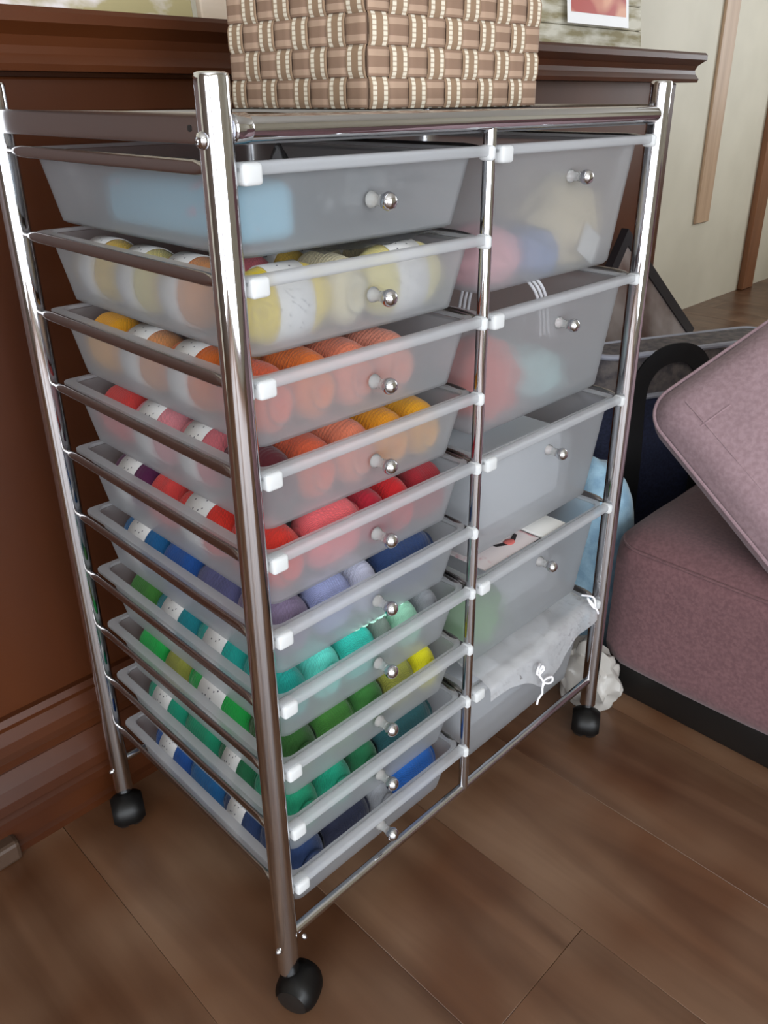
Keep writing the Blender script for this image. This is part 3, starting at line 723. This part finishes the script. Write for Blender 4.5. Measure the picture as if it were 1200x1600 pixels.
def strap_bm(pts, wv, width, thick=.0014):
    """pts: (position, outward normal); wv: width direction; uv u across, v along in metres"""
    bm = bmesh.new(); uvl = bm.loops.layers.uv.new('UVMap'); rows = []; s = 0; prev = None
    for p, nrm in pts:
        p = Vector(p); nrm = Vector(nrm); wd = Vector(wv)
        if prev is not None: s += (p-prev).length
        prev = p
        rows.append(([bm.verts.new(p+wd*width/2*k+nrm*(h*thick)) for k, h in ((-1, 0), (-.96, 1), (.96, 1), (1, 0))], s))
    for (a, sa), (b, sb_) in zip(rows, rows[1:]):
        for i, (ua, ub) in enumerate(((0, .02), (.02, .98), (.98, 1))):
            f = bm.faces.new((a[i], a[i+1], b[i+1], b[i]))
            for lp, uv_ in zip(f.loops, ((ua, sa), (ub, sa), (ub, sb_), (ua, sb_))): lp[uvl].uv = uv_
        f = bm.faces.new((a[3], a[0], b[0], b[3]))
        for lp in f.loops: lp[uvl].uv = (.5, 0)
    bmesh.ops.recalc_face_normals(bm, faces=bm.faces[:])
    return bm
rows_n = 8; FL = .0022
faces_ = [  # origin, direction, normal, count
 ((kx0, ky0), (1, 0), (0, -1), kx1-kx0, 10), ((kx0, ky1), (0, -1), (-1, 0), ky1-ky0, 8),
 ((kx1, ky1), (-1, 0), (0, 1), kx1-kx0, 10), ((kx1, ky0), (0, 1), (1, 0), ky1-ky0, 8)]
cx_, cy_ = (kx0+kx1)/2, (ky0+ky1)/2
def loc_(p): return (p[0]-cx_, p[1]-cy_, p[2]-kz0)
par0 = 0
for (o_, d_, n_, ln, cn) in faces_:
    pitch = ln/cn
    for c in range(cn):      # upright straps
        pts = []; sx = (c+.5)*pitch
        for k in range(rows_n*8+1):
            z = k/8*SW; ph = math.cos(PI*(k/8-.5)); sg = 1 if (c+par0) % 2 == 0 else -1
            off = FL*math.copysign(abs(ph)**.5 if abs(ph) > 1e-6 else 0, ph)*sg*(1 if True else 0)
            off = FL*max(-1, min(1, 1.8*math.sin(PI*k/8)))*sg
            pts.append((loc_((o_[0]+d_[0]*sx+n_[0]*off, o_[1]+d_[1]*sx+n_[1]*off, kz0+.001+z)), (n_[0], n_[1], 0)))
        obj('upright_strap', strap_bm(pts, (d_[0], d_[1], 0), pitch*.93), WARP, BK)
    for r in range(rows_n):  # level straps
        pts = []
        for k in range(cn*8+1):
            sx = k/8*pitch; sg = -1 if (r+par0) % 2 == 0 else 1
            off = FL*max(-1, min(1, 1.8*math.sin(PI*k/8)))*sg
            pts.append((loc_((o_[0]+d_[0]*sx+n_[0]*off, o_[1]+d_[1]*sx+n_[1]*off, kz0+.001+(r+.5)*SW)), (n_[0], n_[1], 0)))
        obj('level_strap', strap_bm(pts, (0, 0, 1), SW*.95), WEFT, BK)
ib = bmesh.new(); hgt = rows_n*SW
for a in ((kx0+.003, kx1-.003, ky0+.003, ky0+.005, kz0, kz0+hgt), (kx0+.003, kx1-.003, ky1-.005, ky1-.003, kz0, kz0+hgt), (kx0+.003, kx0+.005, ky0+.005, ky1-.005, kz0, kz0+hgt),
          (kx1-.005, kx1-.003, ky0+.005, ky1-.005, kz0, kz0+hgt), (kx0+.003, kx1-.003, ky0+.003, ky1-.003, kz0, kz0+.002)): box(ib, *a)
bmesh.ops.translate(ib, verts=ib.verts, vec=(-cx_, -cy_, -kz0)); obj('liner', ib, mat('brown_liner', (96, 74, 58), .8), BK, False)

# ------------------------------------------------------------------ frames on the sideboard
DIST = noisy(mat('whitewashed_board', (196, 188, 166), .8), (150, 140, 108), (214, 210, 196), (9, 9, 40), 5, .2, lo=.38, hi=.58)
def frame_thing(name, label, x0, x1, y, h, boards, m, lean=.12):
    t = tag(empty(name, ((x0+x1)/2, y, 1.0752)), label, 'picture frame'); t.rotation_euler = (-lean, 0, 0)
    w = (x1-x0); bwid = h/boards
    for k in range(boards):
        b = BX(-w/2, w/2, 0, .014, k*bwid+.0008, (k+1)*bwid-.0008, bev=.002, seg=1)
        obj('board', b, m, t, False)
    return t
DIST2 = noisy(mat('whitewashed_print', (212, 200, 196), .8), (222, 214, 214), (170, 158, 116), (14, 14, 22), 4, .2, lo=.42, hi=.56)
frame_thing('photo_frame', 'whitewashed board photo frame at the left end of the sideboard top', -.10, .385, .60, .22, 4, DIST2)
frame_thing('photo_frame', 'pale pink board photo frame just left of the woven basket', .403, .62, .605, .22, 3, noisy(mat('pinkish_board', (206, 190, 170), .8), (198, 180, 160), (216, 200, 184), (8, 8, 30), 4))
fr3 = frame_thing('photo_frame', 'whitewashed plank photo frame right of the woven basket with a snapshot on it', 1.10, 1.65, .60, .26, 5, DIST)
DARKF = mat('dark_frame_edge', (46, 32, 26), .5)
pf = tag(empty('snapshot', (1.425, .583, 1.128)), 'white bordered instant snapshot with red and skin tones fixed to the right photo frame', 'photograph'); pf.rotation_euler = (-.12, 0, 0)
obj('snapshot_border', BX(-.125, .125, 0, .002, 0, .26, bev=.0006, seg=1), mat('white_photo_paper', (238, 238, 240), .4), pf, False)
PIC = mat('snapshot_print', (200, 80, 60), .4)
def pic_nodes(M):
    tc = N(M, 'ShaderNodeTexCoord'); v = N(M, 'ShaderNodeTexNoise'); v.inputs['Scale'].default_value = 11; v.inputs['Detail'].default_value = 1
    L(M, tc.outputs['Object'], v.inputs[0]); cr = N(M, 'ShaderNodeValToRGB'); e = cr.color_ramp.elements
    e[0].position = .44; e[0].color = lin((170, 48, 34)); e[1].position = .54; e[1].color = lin((214, 150, 118)); L(M, v.outputs[0], cr.inputs[0]); L(M, cr.outputs[0], B(M).inputs['Base Color'])
pic_nodes(PIC)
obj('print', BX(-.112, .112, -.0006, .0004, .022, .24), PIC, pf, False)

# ------------------------------------------------------------------ sofa chaise, cushion
SO = tag(empty('sofa', (1.35, -.55, 0)), 'mauve upholstered sofa seat on a low black base right of the cart', 'sofa')
def superbox(x0, x1, y0, y1, z0, z1, e, n=22, seedv=1, crown=.0):
    bm = bmesh.new(); bmesh.ops.create_cube(bm, size=2); bmesh.ops.subdivide_edges(bm, edges=bm.edges[:], cuts=n, use_grid_fill=True)
    hx, hy, hz = (x1-x0)/2, (y1-y0)/2, (z1-z0)/2
    for v in bm.verts:
        p = Vector((v.co.x*hx, v.co.y*hy, v.co.z*hz))
        q = Vector([max(-(h-e), min(h-e, c)) for c, h in zip(p, (hx, hy, hz))])
        dlt = p-q
        if dlt.length > 1e-9:
            # spread grid so rounded corners keep an even radius
            dlt = dlt.normalized()*e
        p = q+dlt
        if crown and v.co.z > 0: p.z += crown*(1-v.co.x**2)*(1-v.co.y**2)
        p += Vector((1, 1, 1))*.004*noise.noise(p*4+Vector((seedv, 0, 0)))
        v.co = p+Vector(((x0+x1)/2, (y0+y1)/2, (z0+z1)/2))
    return bm
def sop(name, bm, m): bmesh.ops.translate(bm, verts=bm.verts, vec=(-1.35, .55, 0)); return obj(name, bm, m, SO)
sop('seat', superbox(.742, 2.25, -1.35, .055, .054, .325, .05, 30), MAUVE)
seam = rrect(.7475, 2.24, -1.34, .046, .05, .303, 8)
sop('piping', TB(seam+[seam[0]], .0022, seg=8), MAUVE)
sop('base', BX(.765, 2.22, -1.32, .03, 0, .062, bev=.004), BLACKP)
sop('backrest', superbox(1.95, 2.25, -1.35, .055, .30, .80, .08, 12, 4), MAUVE)
# scatter cushion, tilted on one corner
Lc = Vector((.872, .072, .487)); e1 = -Vector((.23, .84, .49)).normalized(); e2 = Vector((.6, -.5, .58)); e2 = (e2-e1*e2.dot(e1)).normalized(); e3 = e1.cross(e2)
if e3.z < 0: e3 = -e3
S = .43
CUm = Matrix((e1, e2, e3)).transposed().to_4x4()
cu = superbox(-S/2, S/2, -S/2, S/2, -.058, .058, .056, 34, 9, .022)
for v in cu.verts:
    if v.co.z < 0: v.co.z -= .022*(1-(v.co.x*2/S)**2)*(1-(v.co.y*2/S)**2)
    v.co.z += .0035*abs(noise.noise(Vector((v.co.x*22+v.co.y*9, v.co.y*14, 2))))*(1 if v.co.z > 0 else -1)
CU = tag(empty('cushion'), 'square mauve scatter cushion tilted on the sofa seat', 'cushion')
CUm.translation = Lc - (e1+e2)*.011 + (e1+e2)*S/2
CU.matrix_world = CUm
obj('cover', cu, MAUVE2, CU)
sr = [(p[0], p[1], .034) for p in rrect(-S/2+.0052, S/2-.0052, -S/2+.0052, S/2-.0052, .052, 0, 8)]
obj('seam', TB(sr+[sr[0]], .0028, seg=8), MAUVE2, CU)
def on_top(x, y): return .058+.022*(1-(x*2/S)**2)*(1-(y*2/S)**2)+.0015
obj('stitch_line', TB([(x_, -S/2+.062, on_top(x_, -S/2+.062)) for x_ in [(-1+2*k/30)*(S/2-.05) for k in range(31)]], .0014, seg=6), MAUVE2, CU)
obj('stitch_line', TB([(-S/2+.10, y_, on_top(-S/2+.10, y_)) for y_ in [-S/2+.055+.006*k for k in range(10)]], .0014, seg=6), MAUVE2, CU)

# ------------------------------------------------------------------ bag, framed picture, blanket, sack behind
nb = tag(empty('tote_bag', (1.24, .200, 0), math.radians(-25)), 'navy tote bag with grey band and black strap standing behind the sofa', 'bag')
def bagshape(z0, z1, s=1.0, seg=9):
    rings = []
    for k in range(seg):
        t_ = k/(seg-1); z = z0+(z1-z0)*t_; f = .94+.06*math.sin(PI*min(1, z/.55)); th = .060*(1-.30*z/.55)
        rings.append([(p[0]*1, p[1], z) for p in rrect(-.23*f*s, .23*f*s, -th*s, th*s, .05*s if th > .055 else th*.9, z, 6)])
    return rings
b_ = bmesh.new(); loft(b_, bagshape(0, .43)); obj('body', b_, NAVY, nb)
b_ = bmesh.new(); loft(b_, bagshape(.425, .520, 1.012)); obj('band', b_, GREYB, nb)
for z in (.428, .517):
    r_ = bagshape(z, z+.001, 1.02, 2)[0]; obj('piping', TB(r_+[r_[0]], .006, seg=8), PIPE, nb)
hp = smooth_path([(q[0]*.85-.055, q[1]*.72-.002, q[2]) for q in [(-.100, -.094, .02), (-.100, -.086, .28), (-.098, -.070, .43), (-.075, -.066, .485), (-.03, -.068, .512), (.03, -.068, .512), (.075, -.066, .485), (.098, -.070, .43), (.100, -.086, .28), (.100, -.094, .02)]], 8)
obj('strap', bez_ribbon(hp, .040, .004, (0, -1, 0)), BLACKW, nb)
pb = tag(empty('framed_picture', (1.27, .31, .0)), 'glossy picture in a thin black frame leaning against the sideboard behind the bag', 'picture')
ang = math.radians(-37)
Rm = Matrix.Translation((1.734, .405, .416)) @ Matrix.Rotation(math.radians(-1), 4, 'X') @ Matrix.Rotation(-ang, 4, 'Y')
pb.matrix_world = Rm
GL = mat('glossy_print_reflections', (120, 104, 98), .12, spec=.8)
noisy(GL, (96, 74, 66), (160, 150, 146), (5, 5, 9), 3)  # reddish grey reflections painted into the picture's colour
obj('print', BX(-.474, -.026, .001, .008, -.49, -.026), GL, pb, False)
fb = bmesh.new()
for a in ((-.50, 0, -.004, .014, -.026, 0), (-.50, 0, -.004, .014, -.515, -.49), (-.50, -.474, -.004, .014, -.49, -.026), (-.026, 0, -.004, .014, -.49, -.026)): box(fb, *a)
obj('frame', fb, mat('black_frame', (24, 22, 26), .4), pb, False)
put('blanket_roll', lump(.075, .085, .215, 21, .12, 1.8), PALEBLUE, (.865, .150, 0), 'pale blue fleece bundle standing between the cart and the navy bag', 'blanket')
put('plastic_sack', lump(.040, .055, .062, 31, .35, 2.6, 4, .16), SACK, (.712, .045, 0), 'crumpled white plastic sack on the floor beside the braked caster', 'plastic bag')
